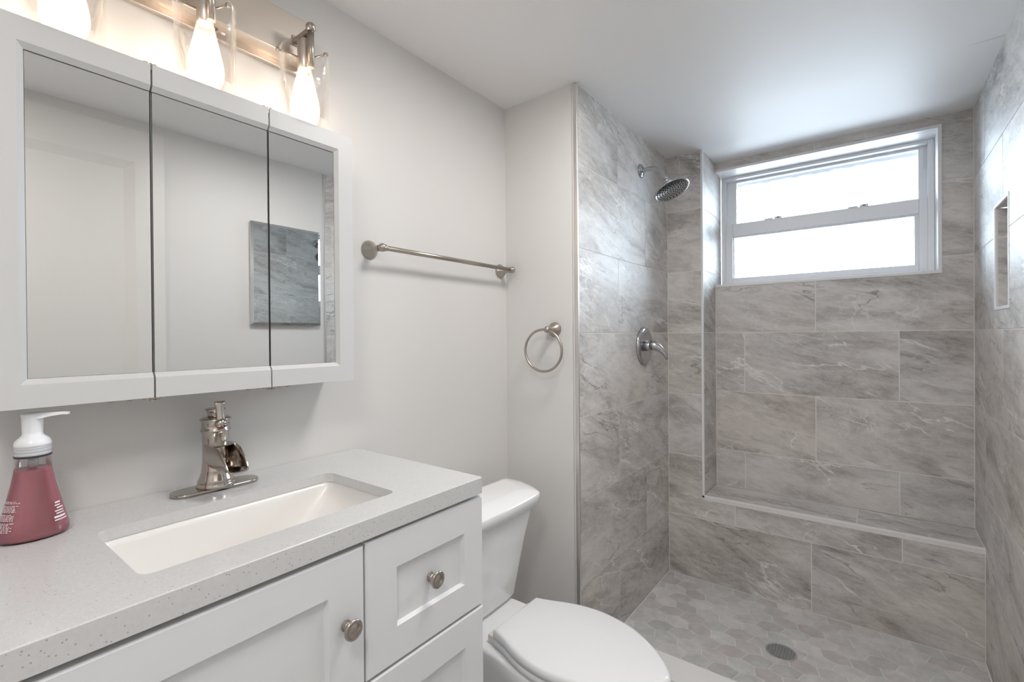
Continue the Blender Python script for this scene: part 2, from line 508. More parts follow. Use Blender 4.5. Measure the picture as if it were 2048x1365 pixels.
# shower pier: painted face towards the room, tiled face towards the shower
mb = MB()
mb.box((0.0, YJ, ZF), (XS - 0.02, 2.9, ZC), 2)
mb.box((XS - 0.021, YJ, ZF), (XS - 0.012, YJ + 0.003, ZC), 2)
tiles(mb, (XS, 0, 0), Y3, Z3, YJ + 0.001, Y0 + 0.25, ZS, ZC, 1.866, 2.165, seed=11)
struct(obj('wall_shower', mb, ['tile', 'grout', 'paint'], fix=False), 'shower side wall with grey stone tiles carrying the shower head and valve', 'wall')

# back wall: column face, bench riser, recess side, recess back with the window opening
mb = MB()
tiles(mb, (0, Y0, 0), X3, Z3, XS, XR, ZS, ZC, 0.946 - 0.6115, 0.640, holes=[(XC - 0.006, 3, ZB - 0.006, 3)], seed=5)
tiles(mb, (XC, 0, 0), Y3, Z3, Y0 + 0.002, Y1 + 0.128, ZB, ZC, Y0 - 0.02, Y0 - 0.02, holes=[], seed=6)
tiles(mb, (0, Y1, 0), X3, Z3, XC, XR, ZB, ZC, 0.946, 0.640, holes=[(XC - 0.1, WX1 + 0.002, WZ0 - 0.002, WZ1 + 0.002)], seed=8)
# solid masonry around: column core, wall under and over the window
mb.box((XS - 0.02, Y0 + 0.02, ZS), (XC - 0.02, 2.95, ZC), 1)
mb.box((XC - 0.02, Y1 + 0.02, ZS), (XR + 0.02, 2.95, WZ0 - 0.004), 1)
mb.box((WX1 + 0.004, Y1 + 0.02, WZ0 - 0.004), (XR + 0.02, 2.95, ZC), 1)
mb.box((XC - 0.02, Y1 + 0.02, WZ1 + 0.004), (WX1 + 0.004, 2.95, ZC), 1)
struct(obj('wall_back', mb, ['tile', 'grout'], fix=False), 'grey stone tiled back wall of the shower around the window', 'wall')
# bench top
mb = MB()
tiles(mb, (0, 0, ZB), X3, Y3, XC, XR, Y0 - 0.001, Y1 + 0.001, 1.105, 1.105, zrow=Y0 - 0.002, seed=21)
mb.box((XC - 0.02, Y0 + 0.02, ZS), (XR + 0.02, Y1 + 0.03, ZB - 0.02), 1)
struct(obj('shower_bench', mb, ['tile', 'grout'], fix=False), 'low tiled ledge along the back of the shower under the window', 'bench')

# right wall: painted with the door opening, then tiled with the niche
NY0, NY1, NZ0, NZ1 = 2.072, 2.276, 1.272, 1.604
YT = 1.497
mb = MB()
for a, b2, c2, d in sub_rects((YB, YT, ZF, ZC), [(-0.04, 0.735, ZF - 1, 2.058)]):
    mb.box((XR, a, c2), (XR + 0.12, b2, d), 2)
mb.box((XR + 0.06, -0.06, ZF), (XR + 0.12, 0.75, 2.07), 2)
# normal must point to -x: U = -y
tiles(mb, (XR, 0, 0), (0, -1, 0), Z3, -(Y1 + 0.2), -YT, ZS, ZC, -1.845, -2.150, holes=[(-NY1 - .004, -NY0 + .004, NZ0 - .004, NZ1 + .004)], seed=14)
# niche lining
tiles(mb, (XR + 0.09, 0, 0), (0, -1, 0), Z3, -NY1 - .01, -NY0 + .01, NZ0 - .01, NZ1 + .01, -1.845, -2.15, seed=15)
tiles(mb, (0, NY1, 0), X3, Z3, XR + 0.004, XR + 0.10, NZ0, NZ1, 3, 3, seed=16)
tiles(mb, (0, NY0, 0), (-1, 0, 0), Z3, -XR - 0.10, -XR - 0.004, NZ0, NZ1, 3, 3, seed=17)
tiles(mb, (0, 0, NZ0), X3, Y3, XR + 0.004, XR + 0.1, NY0, NY1, 3, 3, zrow=NY0, seed=18)
tiles(mb, (0, 0, NZ1), X3, (0, -1, 0), XR + 0.004, XR + 0.1, -NY1, -NY0, 3, 3, zrow=-NY1, seed=19)
struct(obj('wall_right', mb, ['tile', 'grout', 'paint'], fix=False), 'right wall, painted by the door and grey tiled with a narrow niche in the shower', 'wall')

# shower floor mosaic of elongated hexagons
mb = MB()
mb.box((XS - 0.01, 1.60, ZS - 0.07), (XR + 0.01, Y0 + 0.02, ZS - 0.0010), 1)
HP, RP, AM, SK, SH = 0.0915, 0.0655, 0.009, 0.0137, 0.0013
PAL = [(0.581, 0.572, 0.567), (0.615, 0.606, 0.596), (0.549, 0.549, 0.54), (0.592, 0.567, 0.564), (0.551, 0.517, 0.517), (0.635, 0.625, 0.62), (0.515, 0.515, 0.51), (0.519, 0.49, 0.49), (0.67, 0.66, 0.656), (0.588, 0.593, 0.583)]
def clip(poly, ax, lim, keep_less):
    out = []
    for i in range(len(poly)):
        a, b2 = poly[i], poly[(i + 1) % len(poly)]
        ina = (a[ax] <= lim) == keep_less or a[ax] == lim
        inb = (b2[ax] <= lim) == keep_less or b2[ax] == lim
        if ina: out.append(a)
        if ina != inb:
            t = (lim - a[ax]) / (b2[ax] - a[ax])
            out.append((a[0] + (b2[0] - a[0]) * t, a[1] + (b2[1] - a[1]) * t))
    return out
hr = random.Random(3)
for r in range(-14, 4):
    cyy = 2.305 + r * RP
    par = r % 2
    xl0 = 1.087 + (0 if par == 0 else HP / 2 + SK)     # left top low corner
    sgn = 1 if par == 0 else -1
    for q in range(-10, 6):
        xl = xl0 + q * HP; xb = xl + SK * sgn; h = HP / 2
        ym = RP / 2
        poly = [(xl, cyy + ym - AM), (xb, cyy - ym + AM), (xb + h, cyy - ym - AM), (xb + HP, cyy - ym + AM), (xl + HP, cyy + ym - AM), (xl + h, cyy + ym + AM)]
        cxm = sum(p[0] for p in poly) / 6; cym = sum(p[1] for p in poly) / 6
        poly = [(cxm + (x - cxm) * (1 - 2 * SH / 0.08), cym + (y - cym) * (1 - 2 * SH / 0.055)) for x, y in poly]
        for ax, lim, less in ((0, XR - 0.003, True), (0, XS + 0.003, False), (1, Y0 - 0.0035, True), (1, 1.60, False)):
            if poly: poly = clip(poly, ax, lim, less)
        if len(poly) < 3: continue
        t = hr.choice(PAL)
        top = [(x, y, ZS) for x, y in poly]; bot = [(x, y, ZS - 0.0014) for x, y in poly]
        mb.face(top, 0, None, False, t)
        for i in range(len(top)):
            j = (i + 1) % len(top)
            mb.face([top[j], top[i], bot[i], bot[j]], 0, None, False, t)
struct(obj('floor_shower', mb, ['hex', 'grout'], fix=False), 'shower floor of small stretched hexagon tiles in greys and pinks', 'floor')

# curb and trims
mb = MB(); mb.box((XS + 0.0005, YJ + 0.002, ZF), (XR - 0.0005, 1.643, 0.088))
struct(obj('trim_curb', mb, 'curb', bevel=0.003), 'white stone curb between the bathroom floor and the shower', 'curb')
mb = MB(); mb.box((XS - 0.0125, YJ - 0.0025, ZF), (XS + 0.002, YJ + 0.006, ZC - 0.001))
struct(obj('trim_1', mb, 'edgemetal', bevel=0.0015), 'thin metal edge strip on the corner of the shower side wall', 'trim')
mb = MB(); mb.box((XR - 0.003, YT - 0.010, 0.09), (XR + 0.004, YT + 0.001, ZC - 0.001))
struct(obj('trim_2', mb, 'edgemetal', bevel=0.001), 'thin metal edge strip where the right wall tiles begin', 'trim')
mb = MB()
mb.box((XC - 0.009, Y0 - 0.002, ZB - 0.009), (XC + 0.0015, Y0 + 0.010, ZC - 0.001))
mb.box((XC - 0.009, Y0 - 0.002, ZB - 0.009), (XR - 0.001, Y0 + 0.010, ZB + 0.0015))
struct(obj('trim_3', mb, 'edge', bevel=0.0012), 'pale grey edge strip along the column and the shower ledge', 'trim')
mb = MB()
e = 0.013
mb.box((XC + 0.001, Y1 - 0.003, WZ0 - e), (WX1 + e, Y1 + 0.03, WZ0))
mb.box((XC + 0.001, Y1 - 0.003, WZ1), (WX1 + e, Y1 + 0.03, WZ1 + e))
mb.box((WX1, Y1 - 0.003, WZ0), (WX1 + e, Y1 + 0.03, WZ1))
mb.box((WX1, Y1 + 0.03, WZ0), (WX1 + 0.01, 2.92, WZ1), 1)
mb.box((XC, Y1 + 0.03, WZ1), (WX1 + 0.01, 2.92, WZ1 + 0.01), 1)
mb.box((XC, Y1 + 0.03, WZ0 - 0.01), (WX1 + 0.01, 2.92, WZ0), 1)
struct(obj('trim_4', mb, ['edge', 'trimwhite'], bevel=0.001), 'pale edge strip and white lining round the window opening', 'trim')
mb = MB()
e = 0.009
mb.box((XR - 0.002, NY0 - e, NZ0 - e), (XR + 0.004, NY1 + e, NZ0 + 0.001))
mb.box((XR - 0.002, NY0 - e, NZ1 - 0.001), (XR + 0.004, NY1 + e, NZ1 + e))
mb.box((XR - 0.002, NY0 - e, NZ0), (XR + 0.004, NY0 + 0.001, NZ1))
mb.box((XR - 0.002, NY1 - 0.001, NZ0), (XR + 0.004, NY1 + e, NZ1))
struct(obj('trim_5', mb, 'trimwhite', bevel=0.001), 'white edge strip round the wall niche in the shower', 'trim')

# ------------------------------------------------------------------ window
def ring(mb, x0, x1, z0, z1, y0, y1, l, r, b2, t, mi=0):
    mb.box((x0, y0, z0), (x0 + l, y1, z1), mi)
    mb.box((x1 - r, y0, z0), (x1, y1, z1), mi)
    mb.box((x0 + l, y0, z0), (x1 - r, y1, z0 + b2), mi)
    mb.box((x0 + l, y0, z1 - t), (x1 - r, y1, z1), mi)
win = thing('window_1', 'white two-pane vinyl window above the shower ledge', 'window', (0.94, 2.82, WZ0))
win['kind'] = 'structure'
YF = 2.823
mb = MB(); ring(mb, WX0 + .0005, WX1 - .0005, WZ0 + .0005, WZ1 - .0005, YF, 2.905, 0.02, 0.022, 0.016, 0.014)
obj('window_frame', mb, 'trimwhite', win, 0.002)
mb = MB(); ring(mb, 0.522, 1.356, 1.742, 2.031, YF + .044, 2.895, 0.047, 0.030, 0.058, 0.010)
mb.box((0.532, YF + .038, 1.93), (0.537, YF + .046, 2.030)); mb.box((1.340, YF + .038, 1.93), (1.345, YF + .046, 2.030))
us = obj('upper_sash', mb, 'trimwhite', win, 0.003)
mb = MB(); mb.box((0.566, 2.878, 1.797), (1.329, 2.882, 2.024)); obj('window_pane', mb, 'pane', us)
mb = MB(); ring(mb, 0.521, 1.356, 1.468, 1.790, YF + .005, YF + .040, 0.036, 0.030, 0.028, 0.064)
ls = obj('lower_sash', mb, 'trimwhite', win, 0.003)
mb = MB(); ring(mb, 0.556, 1.327, 1.495, 1.727, YF + .022, YF + .040, 0.006, 0.016, 0.004, 0.010)
obj('glazing_bead', mb, 'trimwhite', ls, 0.002)
mb = MB(); mb.box((0.560, YF + .030, 1.497), (1.324, YF + .034, 1.722)); obj('window_pane', mb, 'pane', ls)
for x in (0.762, 1.118):
    mb = MB(); mb.box((x - 0.05, YF + .004, 1.790), (x - 0.012, YF + .03, 1.797)); mb.box((x - 0.004, YF + .0, 1.790), (x + 0.028, YF + .024, 1.800)); mb.box((x + 0.007, YF - .002, 1.7925), (x + 0.019, YF + .001, 1.7965), 1)
    obj('sash_latch', mb, ['trimwhite', 'darkrubber'], ls, 0.001)

# eave outside the window: its ragged lower edge shows at the top of the upper pane
mb = MB(); er = random.Random(4); fr_, bk_ = [], []
for k in range(61):
    x = 0.2 + 1.5 * k / 60; z = 2.049 + er.uniform(-0.004, 0.004)
    fr_.append(((x, 3.05, z), (x, 3.05, 2.2))); bk_.append(((x, 3.08, z), (x, 3.08, 2.2)))
mb.grid([[f[0] for f in fr_], [f[1] for f in fr_], [f[1] for f in bk_], [f[0] for f in bk_], [f[0] for f in fr_]], 0, False, False)
tag(obj('roof_eave', mb, 'eave'), 'pale ragged edge of the roof eave outside the top of the window', 'eave', None, 'structure')

# ------------------------------------------------------------------ door in the right wall (seen in the mirror)
dr = thing('door_1', 'white panelled door in the right wall, seen in the cabinet mirror', 'door', (XR, 0.34, ZF))
dr['kind'] = 'structure'
DX = XR - 0.006
def panel_face(mb, y0, y1, z0, z1, holes, x, depth, bev, thick):
    """slab facing -x with bevelled recessed panels"""
    for a, b2, c2, d in sub_rects((y0, y1, z0, z1), holes):
        mb.box((x, a, c2), (x + thick, b2, d))
    for a, b2, c2, d in holes:
        o_ = [(x, a, c2), (x, b2, c2), (x, b2, d), (x, a, d)]
        i_ = [(x + depth, a + bev, c2 + bev), (x + depth, b2 - bev, c2 + bev), (x + depth, b2 - bev, d - bev), (x + depth, a + bev, d - bev)]
        for k in range(4):
            mb.face([o_[k], o_[(k + 1) % 4], i_[(k + 1) % 4], i_[k]])
        mb.face(i_)
mb = MB(); panel_face(mb, -0.0385, 0.734, ZF + 0.005, 2.0572, [(0.08, 0.632, 0.95, 1.922), (0.08, 0.632, 0.12, 0.83)], DX, 0.012, 0.035, 0.035)
obj('door_leaf', mb, 'door', dr)
mb = MB(); mb.lathe([(0.026, 0), (0.026, 0.006), (0.010, 0.010), (0.010, 0.03), (0.022, 0.036), (0.027, 0.05), (0.02, 0.062), (0.001, 0.065)], (DX, 0.02, 0.92), (-1, 0, 0))
obj('door_knob', mb, 'nickel', dr)

# ------------------------------------------------------------------ frameless mirror on the right wall (seen in the cabinet mirror)
wm = thing('wall_mirror', 'small frameless wall mirror with cut edges on the white wall opposite the vanity', 'mirror', (XR, 1.27, 1.26))
mb = MB(); mb.box((XR - 0.016, 1.088, 1.258), (XR, 1.452, 1.763))
obj('backing', mb, 'mirframe', wm, 0.001)
mb = MB()
x = XR - 0.022; a, b2, c2, d = 1.086, 1.454, 1.256, 1.765; g = 0.012
o_ = [(x + 0.004, a, c2), (x + 0.004, b2, c2), (x + 0.004, b2, d), (x + 0.004, a, d)]
i_ = [(x, a + g, c2 + g), (x, b2 - g, c2 + g), (x, b2 - g, d - g), (x, a + g, d - g)]
bk = [(x + 0.006, p[1], p[2]) for p in o_]
mb.face(i_)
for k in range(4):
    j = (k + 1) % 4
    mb.face([o_[k], o_[j], i_[j], i_[k]]); mb.face([bk[k], bk[j], o_[j], o_[k]])
mb.face(bk)
obj('mirror_glass', mb, 'mirror2', wm)

# ------------------------------------------------------------------ vanity
VX, VY0, VY1 = 0.466, 0.022, 0.8215
van = thing('vanity_cabinet', 'white shaker vanity cabinet under the speckled countertop', 'cabinet', (0.23, 0.42, ZF))
mb = MB()
mb.box((0.003, VY0 + 0.002, ZF + 0.09), (VX - 0.022, VY0 + 0.02, 0.836))
mb.box((0.003, VY1 - 0.02, ZF + 0.09), (VX - 0.022, VY1 - 0.002, 0.836))
mb.box((0.003, VY0 + 0.02, ZF + 0.09), (VX - 0.022, VY1 - 0.02, ZF + 0.108))
mb.box((0.003, VY0 + 0.02, ZF + 0.108), (0.012, VY1 - 0.02, 0.836))
mb.box((VX - 0.04, VY0 + 0.02, 0.80), (VX - 0.022, VY1 - 0.02, 0.836))
mb.box((VX - 0.04, 0.49, ZF + 0.108), (VX - 0.022, 0.53, 0.80))
mb.box((0.02, VY0 + 0.03, ZF), (VX - 0.08, VY1 - 0.03, ZF + 0.09))
obj('carcass', mb, 'cab', van, 0.001)
def shaker(name, y0, y1, z0, z1, py0, py1, pz0, pz1):
    """front facing +x with a recessed shaker panel"""
    mb = MB(); t = 0.02; dp = 0.0085; bv = 0.003
    for a, b2, c2, d in sub_rects((y0, y1, z0, z1), [(py0, py1, pz0, pz1)]):
        pass
    def fr(y, z, x): return (x, y, z)
    O = [(y0, z0), (y1, z0), (y1, z1), (y0, z1)]
    o2 = [(y0 + bv, z0 + bv), (y1 - bv, z0 + bv), (y1 - bv, z1 - bv), (y0 + bv, z1 - bv)]
    i1 = [(py0, pz0), (py1, pz0), (py1, pz1), (py0, pz1)]
    i2 = [(py0 + .004, pz0 + .004), (py1 - .004, pz0 + .004), (py1 - .004, pz1 - .004), (py0 + .004, pz1 - .004)]
    rings = [(O, VX - t), (O, VX - bv), (o2, VX), (i1, VX), (i2, VX - dp)]
    for (ra, xa), (rb, xb) in zip(rings, rings[1:]):
        for k in range(4):
            j = (k + 1) % 4
            mb.face([fr(*ra[k], xa), fr(*ra[j], xa), fr(*rb[j], xb), fr(*rb[k], xb)])
    mb.face([fr(*q, VX - dp) for q in i2])
    mb.face([fr(*q, VX - t) for q in reversed(O)])
    return obj(name, mb, 'cab', van)
def knob(par, y, z, xb):
    mb = MB()
    mb.lathe([(0.0085, 0), (0.009, 0.002), (0.0068, 0.0045), (0.0075, 0.006), (0.0065, 0.008), (0.0048, 0.011), (0.005, 0.015), (0.0105, 0.018), (0.0160, 0.0205), (0.0172, 0.0225), (0.0168, 0.0245), (0.0145, 0.0262), (0.0130, 0.0256), (0.0122, 0.0250), (0.0105, 0.0256), (0.0086, 0.0266), (0.005, 0.0280), (0.0005, 0.0285)], (xb, y, z), (1, 0, 0), 32)
    return obj('knob', mb, 'nickel', par)
d0 = shaker('cabinet_door', VY0 + 0.002, 0.5045, 0.085, 0.8285, 0.092, 0.436, 0.155, 0.7655)
knob(d0, 0.4665, 0.7085, VX)
for z0, z1 in ((0.5875, 0.8305), (0.339, 0.583), (0.085, 0.3345)):
    dw = shaker('drawer', 0.5085, VY1, z0, z1, 0.5755, 0.7605, z0 + 0.066, z1 - 0.066)
    knob(dw, 0.6665, (z0 + z1) / 2 - 0.002, VX - 0.0085)

# countertop with the sink cut-out
SX0, SX1, SY0, SY1 = 0.157, 0.396, 0.2045, 0.6335
def rrect(x0, x1, y0, y1, r, n=6):
    pts = []
    for cx, cyq, a in ((x1 - r, y1 - r, 0), (x0 + r, y1 - r, 90), (x0 + r, y0 + r, 180), (x1 - r, y0 + r, 270)):
        for k in range(n + 1):
            t = math.radians(a + 90 * k / n)
            pts.append((cx + r * math.cos(t), cyq + r * math.sin(t)))
    return pts
mb = MB()
CX1, CY0, CY1, CZ0, CZ1 = 0.4698, 0.018, 0.8178, 0.8385, 0.8746
n_ = 6
outer = rrect(0.001, CX1, CY0, CY1, 0.004, n_)
inner = rrect(SX0, SX1, SY0, SY1, 0.018, n_)
o_in = rrect(0.0025, CX1 - 0.0015, CY0 + 0.0015, CY1 - 0.0015, 0.004, n_)
def at(pts, z): return [(x, y, z) for x, y in pts]
CZI = CZ1 - 0.020
midr = rrect(SX0 - 0.03, SX1 + 0.03, SY0 - 0.03, SY1 + 0.03, 0.02, n_)
mb.grid([at(inner, CZI), at(midr, CZI), at(midr, CZ0), at(outer, CZ0), at(outer, CZ1 - 0.0015), at(o_in, CZ1), at(inner, CZ1), at(inner, CZI)], 0, True, False)
ct = obj('countertop', mb, 'quartz')
tag(ct, 'pale grey speckled quartz countertop on the white vanity', 'countertop')

# undermount basin
sk = thing('sink', 'white rectangular basin set under the quartz countertop', 'sink', (0.277, 0.419, 0.72))
mb = MB()
def bas(off, z, r): return at(rrect(SX0 - off, SX1 + off, SY0 - off, SY1 + off, r, n_), z)
def bas2(fx0, fx1, fy0, fy1, z, r): return at(rrect(SX0 + fx0, SX1 - fx1, SY0 + fy0, SY1 - fy1, r, n_), z)
zt = CZI - 0.0005
rings = [bas(0.02, zt - 0.012, 0.03), bas(0.02, zt, 0.03), bas(0.001, zt, 0.019), bas2(0.002, 0.002, 0.004, 0.006, zt - 0.012, 0.02),
         bas2(0.008, 0.010, 0.020, 0.060, zt - 0.07, 0.028), bas2(0.016, 0.02, 0.035, 0.110, zt - 0.108, 0.035), bas2(0.035, 0.04, 0.06, 0.14, zt - 0.122, 0.03), bas2(0.09, 0.09, 0.17, 0.20, zt - 0.127, 0.02)]
mb.grid(rings, 0, True, True, False, True)
rin = [bas2(0.085, 0.085, 0.165, 0.195, zt - 0.135, 0.02), bas2(0.03, 0.035, 0.055, 0.135, zt - 0.131, 0.03), bas2(0.008, 0.01, 0.028, 0.10, zt - 0.115, 0.035), bas(0.004, zt - 0.07, 0.03), bas(0.01, zt - 0.012, 0.03), bas(0.02, zt - 0.012, 0.03)]
mb.grid(rin, 0, True, True, True, False)
obj('basin', mb, 'basin', sk, fix=True)
mb = MB(); mb.lathe([(0.022, 0), (0.022, 0.002), (0.016, 0.003), (0.001, 0.003)], (0.277, 0.405, zt - 0.1272)); obj('drain_cover', mb, 'faucet', sk)

# ------------------------------------------------------------------ faucet
FX, FY, FZ = 0.066, 0.424, CZ1
fa = thing('faucet', 'nickel waterfall faucet with upright lever behind the sink', 'faucet', (FX, FY, FZ))
def stadium(cx, cyq, hl, r, z, n=12):
    pts = []
    for k in range(n + 1):
        t = PI * k / n; pts.append((cx + r * math.cos(t), cyq + hl + r * math.sin(t), z))
    for k in range(n + 1):
        t = PI + PI * k / n; pts.append((cx + r * math.cos(t), cyq - hl + r * math.sin(t), z))
    return pts
mb = MB()
mb.grid([stadium(FX, FY, 0.0565, 0.0275, FZ), stadium(FX, FY, 0.0565, 0.0280, FZ + 0.005), stadium(FX, FY, 0.0560, 0.0265, FZ + 0.0068)], 0, True, True, True, True)
obj('base_plate', mb, 'faucet', fa)
mb = MB()
prof = [(0.0365, 0.006), (0.0368, 0.0095), (0.0350, 0.013), (0.0338, 0.017), (0.0345, 0.0185), (0.0320, 0.023), (0.0285, 0.033), (0.0268, 0.039), (0.0272, 0.0415), (0.0262, 0.043), (0.0252, 0.06), (0.0246, 0.08), (0.0244, 0.10), (0.0244, 0.116), (0.0258, 0.118), (0.0256, 0.121), (0.0280, 0.1225), (0.0282, 0.1245), (0.0262, 0.1265), (0.0262, 0.143), (0.0290, 0.1455), (0.0290, 0.1475), (0.0255, 0.1495), (0.018, 0.150)]
mb.lathe(prof, (FX, FY, FZ), (0, 0, 1), 48)
obj('faucet_body', mb, 'faucet', fa)
mb = MB()
mb.lathe([(0.0150, 0.149), (0.0142, 0.156), (0.0160, 0.163), (0.0190, 0.1665), (0.0190, 0.168), (0.016, 0.169)], (FX, FY, FZ), (0, 0, 1), 36)
obj('faucet_cap', mb, 'faucet', fa)
# open trough spout: outer and inner U sections swept along a curve
secs = [(-0.002, 0.0960, 0.0242, 0.0400), (0.022, 0.0962, 0.0240, 0.0420), (0.045, 0.0958, 0.0230, 0.0450), (0.064, 0.0930, 0.0220, 0.0480), (0.078, 0.0855, 0.0213, 0.0495), (0.090, 0.0760, 0.0208, 0.0500), (0.099, 0.0665, 0.0205, 0.0495), (0.104, 0.0590, 0.0202, 0.0490), (0.106, 0.0550, 0.0198, 0.0490)]
def usec(x, top, hw, bot, th, xo=0.0):
    """U profile in the yz-plane at distance x from the body axis; top = rim height, bot = trough floor (outer)"""
    pts = []; ns = 14
    for k in range(ns + 1):
        t = PI * k / ns
        yy = -math.cos(t); zz = math.sin(t) ** 0.4
        pts.append((FX + x + xo, FY + yy * (hw - th), FZ + top - (top - bot - th) * zz))
    return pts
mb = MB()
outr = [usec(x, t, hw, b2, 0.0) for x, t, hw, b2 in secs]
innr = [usec(x, t, hw, b2, 0.0022) for x, t, hw, b2 in secs]
mb.grid(outr, 0, False, True); mb.grid(innr, 0, False, True)
for a in range(len(secs) - 1):
    for s_ in (0, -1):
        mb.face([outr[a][s_], outr[a + 1][s_], innr[a + 1][s_], innr[a][s_]])
for k in range(len(outr[0]) - 1):
    mb.face([outr[-1][k], outr[-1][k + 1], innr[-1][k + 1], innr[-1][k]])
obj('spout', mb, 'faucet', fa)
# closed bridge over the root of the trough, with a rounded front edge
mb = MB(); cov = []
for k in range(13):
    yy = -0.0232 + 0.0464 * k / 12; fx = 0.044 - 0.010 * (yy / 0.0232) ** 2
    cov.append([(FX + 0.004, FY + yy, FZ + 0.0932), (FX + fx, FY + yy, FZ + 0.0928), (FX + fx + 0.001, FY + yy, FZ + 0.0945), (FX + fx - 0.002, FY + yy, FZ + 0.0962), (FX + 0.004, FY + yy, FZ + 0.0966)])
mb.grid(cov, 0, True, False, True, True)
obj('spout_bridge', mb, 'faucet', fa)
# lever: small ball at the front of the cap, paddle rising from it
mb = MB()
bx = FX + 0.026
mb.ball((bx, FY, FZ + 0.139), 0.0115)
lev = []
for t, wy, tx, z in ((0, 0.0085, 0.006, 0.141), (0.2, 0.0085, 0.0055, 0.149), (0.45, 0.0075, 0.005, 0.158), (0.7, 0.0080, 0.0045, 0.168), (0.9, 0.0095, 0.004, 0.178), (1, 0.0104, 0.0036, 0.1835), (1.02, 0.0100, 0.002, 0.1850)):
    xx = bx + 0.001 - 0.006 * t
    lev.append([(xx + tx * math.cos(2 * PI * k / 16), FY + wy * math.copysign(abs(math.sin(2 * PI * k / 16)) ** 0.7, math.sin(2 * PI * k / 16)), FZ + z) for k in range(16)])
mb.grid(lev, 0, True, True, True, True)
lv = obj('lever', mb, 'faucet', fa)
mb = MB(); mb.lathe([(0.0028, 0), (0.0024, 0.0008), (0.0004, 0.001)], (bx + 0.0095, FY - 0.002, FZ + 0.132), (0.75, 0, -0.65), 16, 0)
mb.lathe([(0.0024, 0), (0.0020, 0.0008), (0.0004, 0.001)], (bx + 0.0105, FY + 0.0035, FZ + 0.1335), (0.75, 0.35, -0.6), 16, 1)
obj('temperature_dot', mb, ['red', 'blue'], lv)

# ------------------------------------------------------------------ soap bottle
BX, BY = 0.098, 0.1425
sb = thing('soap_dispenser', 'foaming hand soap bottle with pink liquid and white pump at counter left end', 'soap dispenser', (BX, BY, CZ1))
def ell(rx, ry, z, n=40):
    return [(BX + rx * math.cos(2 * PI * k / n), BY + ry * math.sin(2 * PI * k / n), CZ1 + z) for k in range(n)]
bp = [(0.028, 0.0375, 0.0), (0.0325, 0.0425, 0.003), (0.0335, 0.0440, 0.009), (0.0330, 0.0428, 0.017), (0.0320, 0.0405, 0.027), (0.0295, 0.0365, 0.045), (0.0268, 0.0318, 0.065), (0.0242, 0.0272, 0.086), (0.0224, 0.0238, 0.107), (0.0217, 0.0220, 0.121), (0.0215, 0.0217, 0.131)]
def inset(p, d): return (p[0] - d, p[1] - d)
mb = MB(); mb.grid([ell(a, b2, z) for a, b2, z in bp], 0, True, True, True, False)
bt = obj('bottle', mb, 'bottle', sb)
mb = MB()
lq = [(a - 0.0012, b2 - 0.0012, max(z, 0.0025)) for a, b2, z in bp if z < 0.108] + [(0.0211, 0.0224, 0.1105)]
mb.grid([ell(a, b2, z) for a, b2, z in lq], 0, True, True, True, True)
obj('pink_soap', mb, 'soap', sb)
mb = MB()
mb.lathe([(0.0222, 0.1295), (0.0226, 0.1305), (0.0226, 0.1322), (0.0220, 0.1328)], (BX, BY, CZ1), (0, 0, 1), 40, 0, True, False, False)
obj('bottle_rim', mb, 'darkrubber', sb)
mb = MB()
mb.lathe([(0.0215, 0.132), (0.0222, 0.133), (0.0222, 0.1365), (0.0215, 0.1372), (0.0222, 0.138), (0.0222, 0.1415), (0.0216, 0.1422), (0.0222, 0.143), (0.0220, 0.1465)], (BX, BY, CZ1), (0, 0, 1), 40, 0, True, True, True)
obj('collar', mb, 'clearcap', sb)
mb = MB()
mb.lathe([(0.0222, 0.146), (0.0223, 0.150), (0.0212, 0.1545), (0.0185, 0.158), (0.0150, 0.161), (0.0128, 0.164), (0.0122, 0.168), (0.0126, 0.171), (0.0130, 0.192), (0.0136, 0.1935), (0.0138, 0.1965), (0.0125, 0.1985), (0.004, 0.1990)], (BX, BY, CZ1), (0, 0, 1), 40)
nz = []
dx, dy = 0.50, 0.866
for t, hw, zt_, zb_ in ((0.0, 0.0105, 0.1985, 0.1900), (0.014, 0.0100, 0.1990, 0.1905), (0.026, 0.0070, 0.1992, 0.1930), (0.038, 0.0050, 0.1988, 0.1945), (0.046, 0.0042, 0.1978, 0.1940)):
    c0 = Vector((BX + dx * t, BY + dy * t, 0)); sd = Vector((-dy, dx, 0)) * hw
    nz.append([(c0.x - sd.x, c0.y - sd.y, CZ1 + zb_), (c0.x + sd.x, c0.y + sd.y, CZ1 + zb_), (c0.x + sd.x * 0.8, c0.y + sd.y * 0.8, CZ1 + zt_), (c0.x - sd.x * 0.8, c0.y - sd.y * 0.8, CZ1 + zt_)])
mb.grid(nz, 0, True, False, True, True)
pu = obj('pump', mb, 'pumpwhite', sb)
mb = MB(); mb.tube([(BX, BY, CZ1 + 0.012), (BX, BY, CZ1 + 0.132)], 0.0022, 10); mb.lathe([(0.0065, 0.112), (0.0065, 0.131)], (BX, BY, CZ1), (0, 0, 1), 16)
obj('dip_tube', mb, 'clearcap', sb)
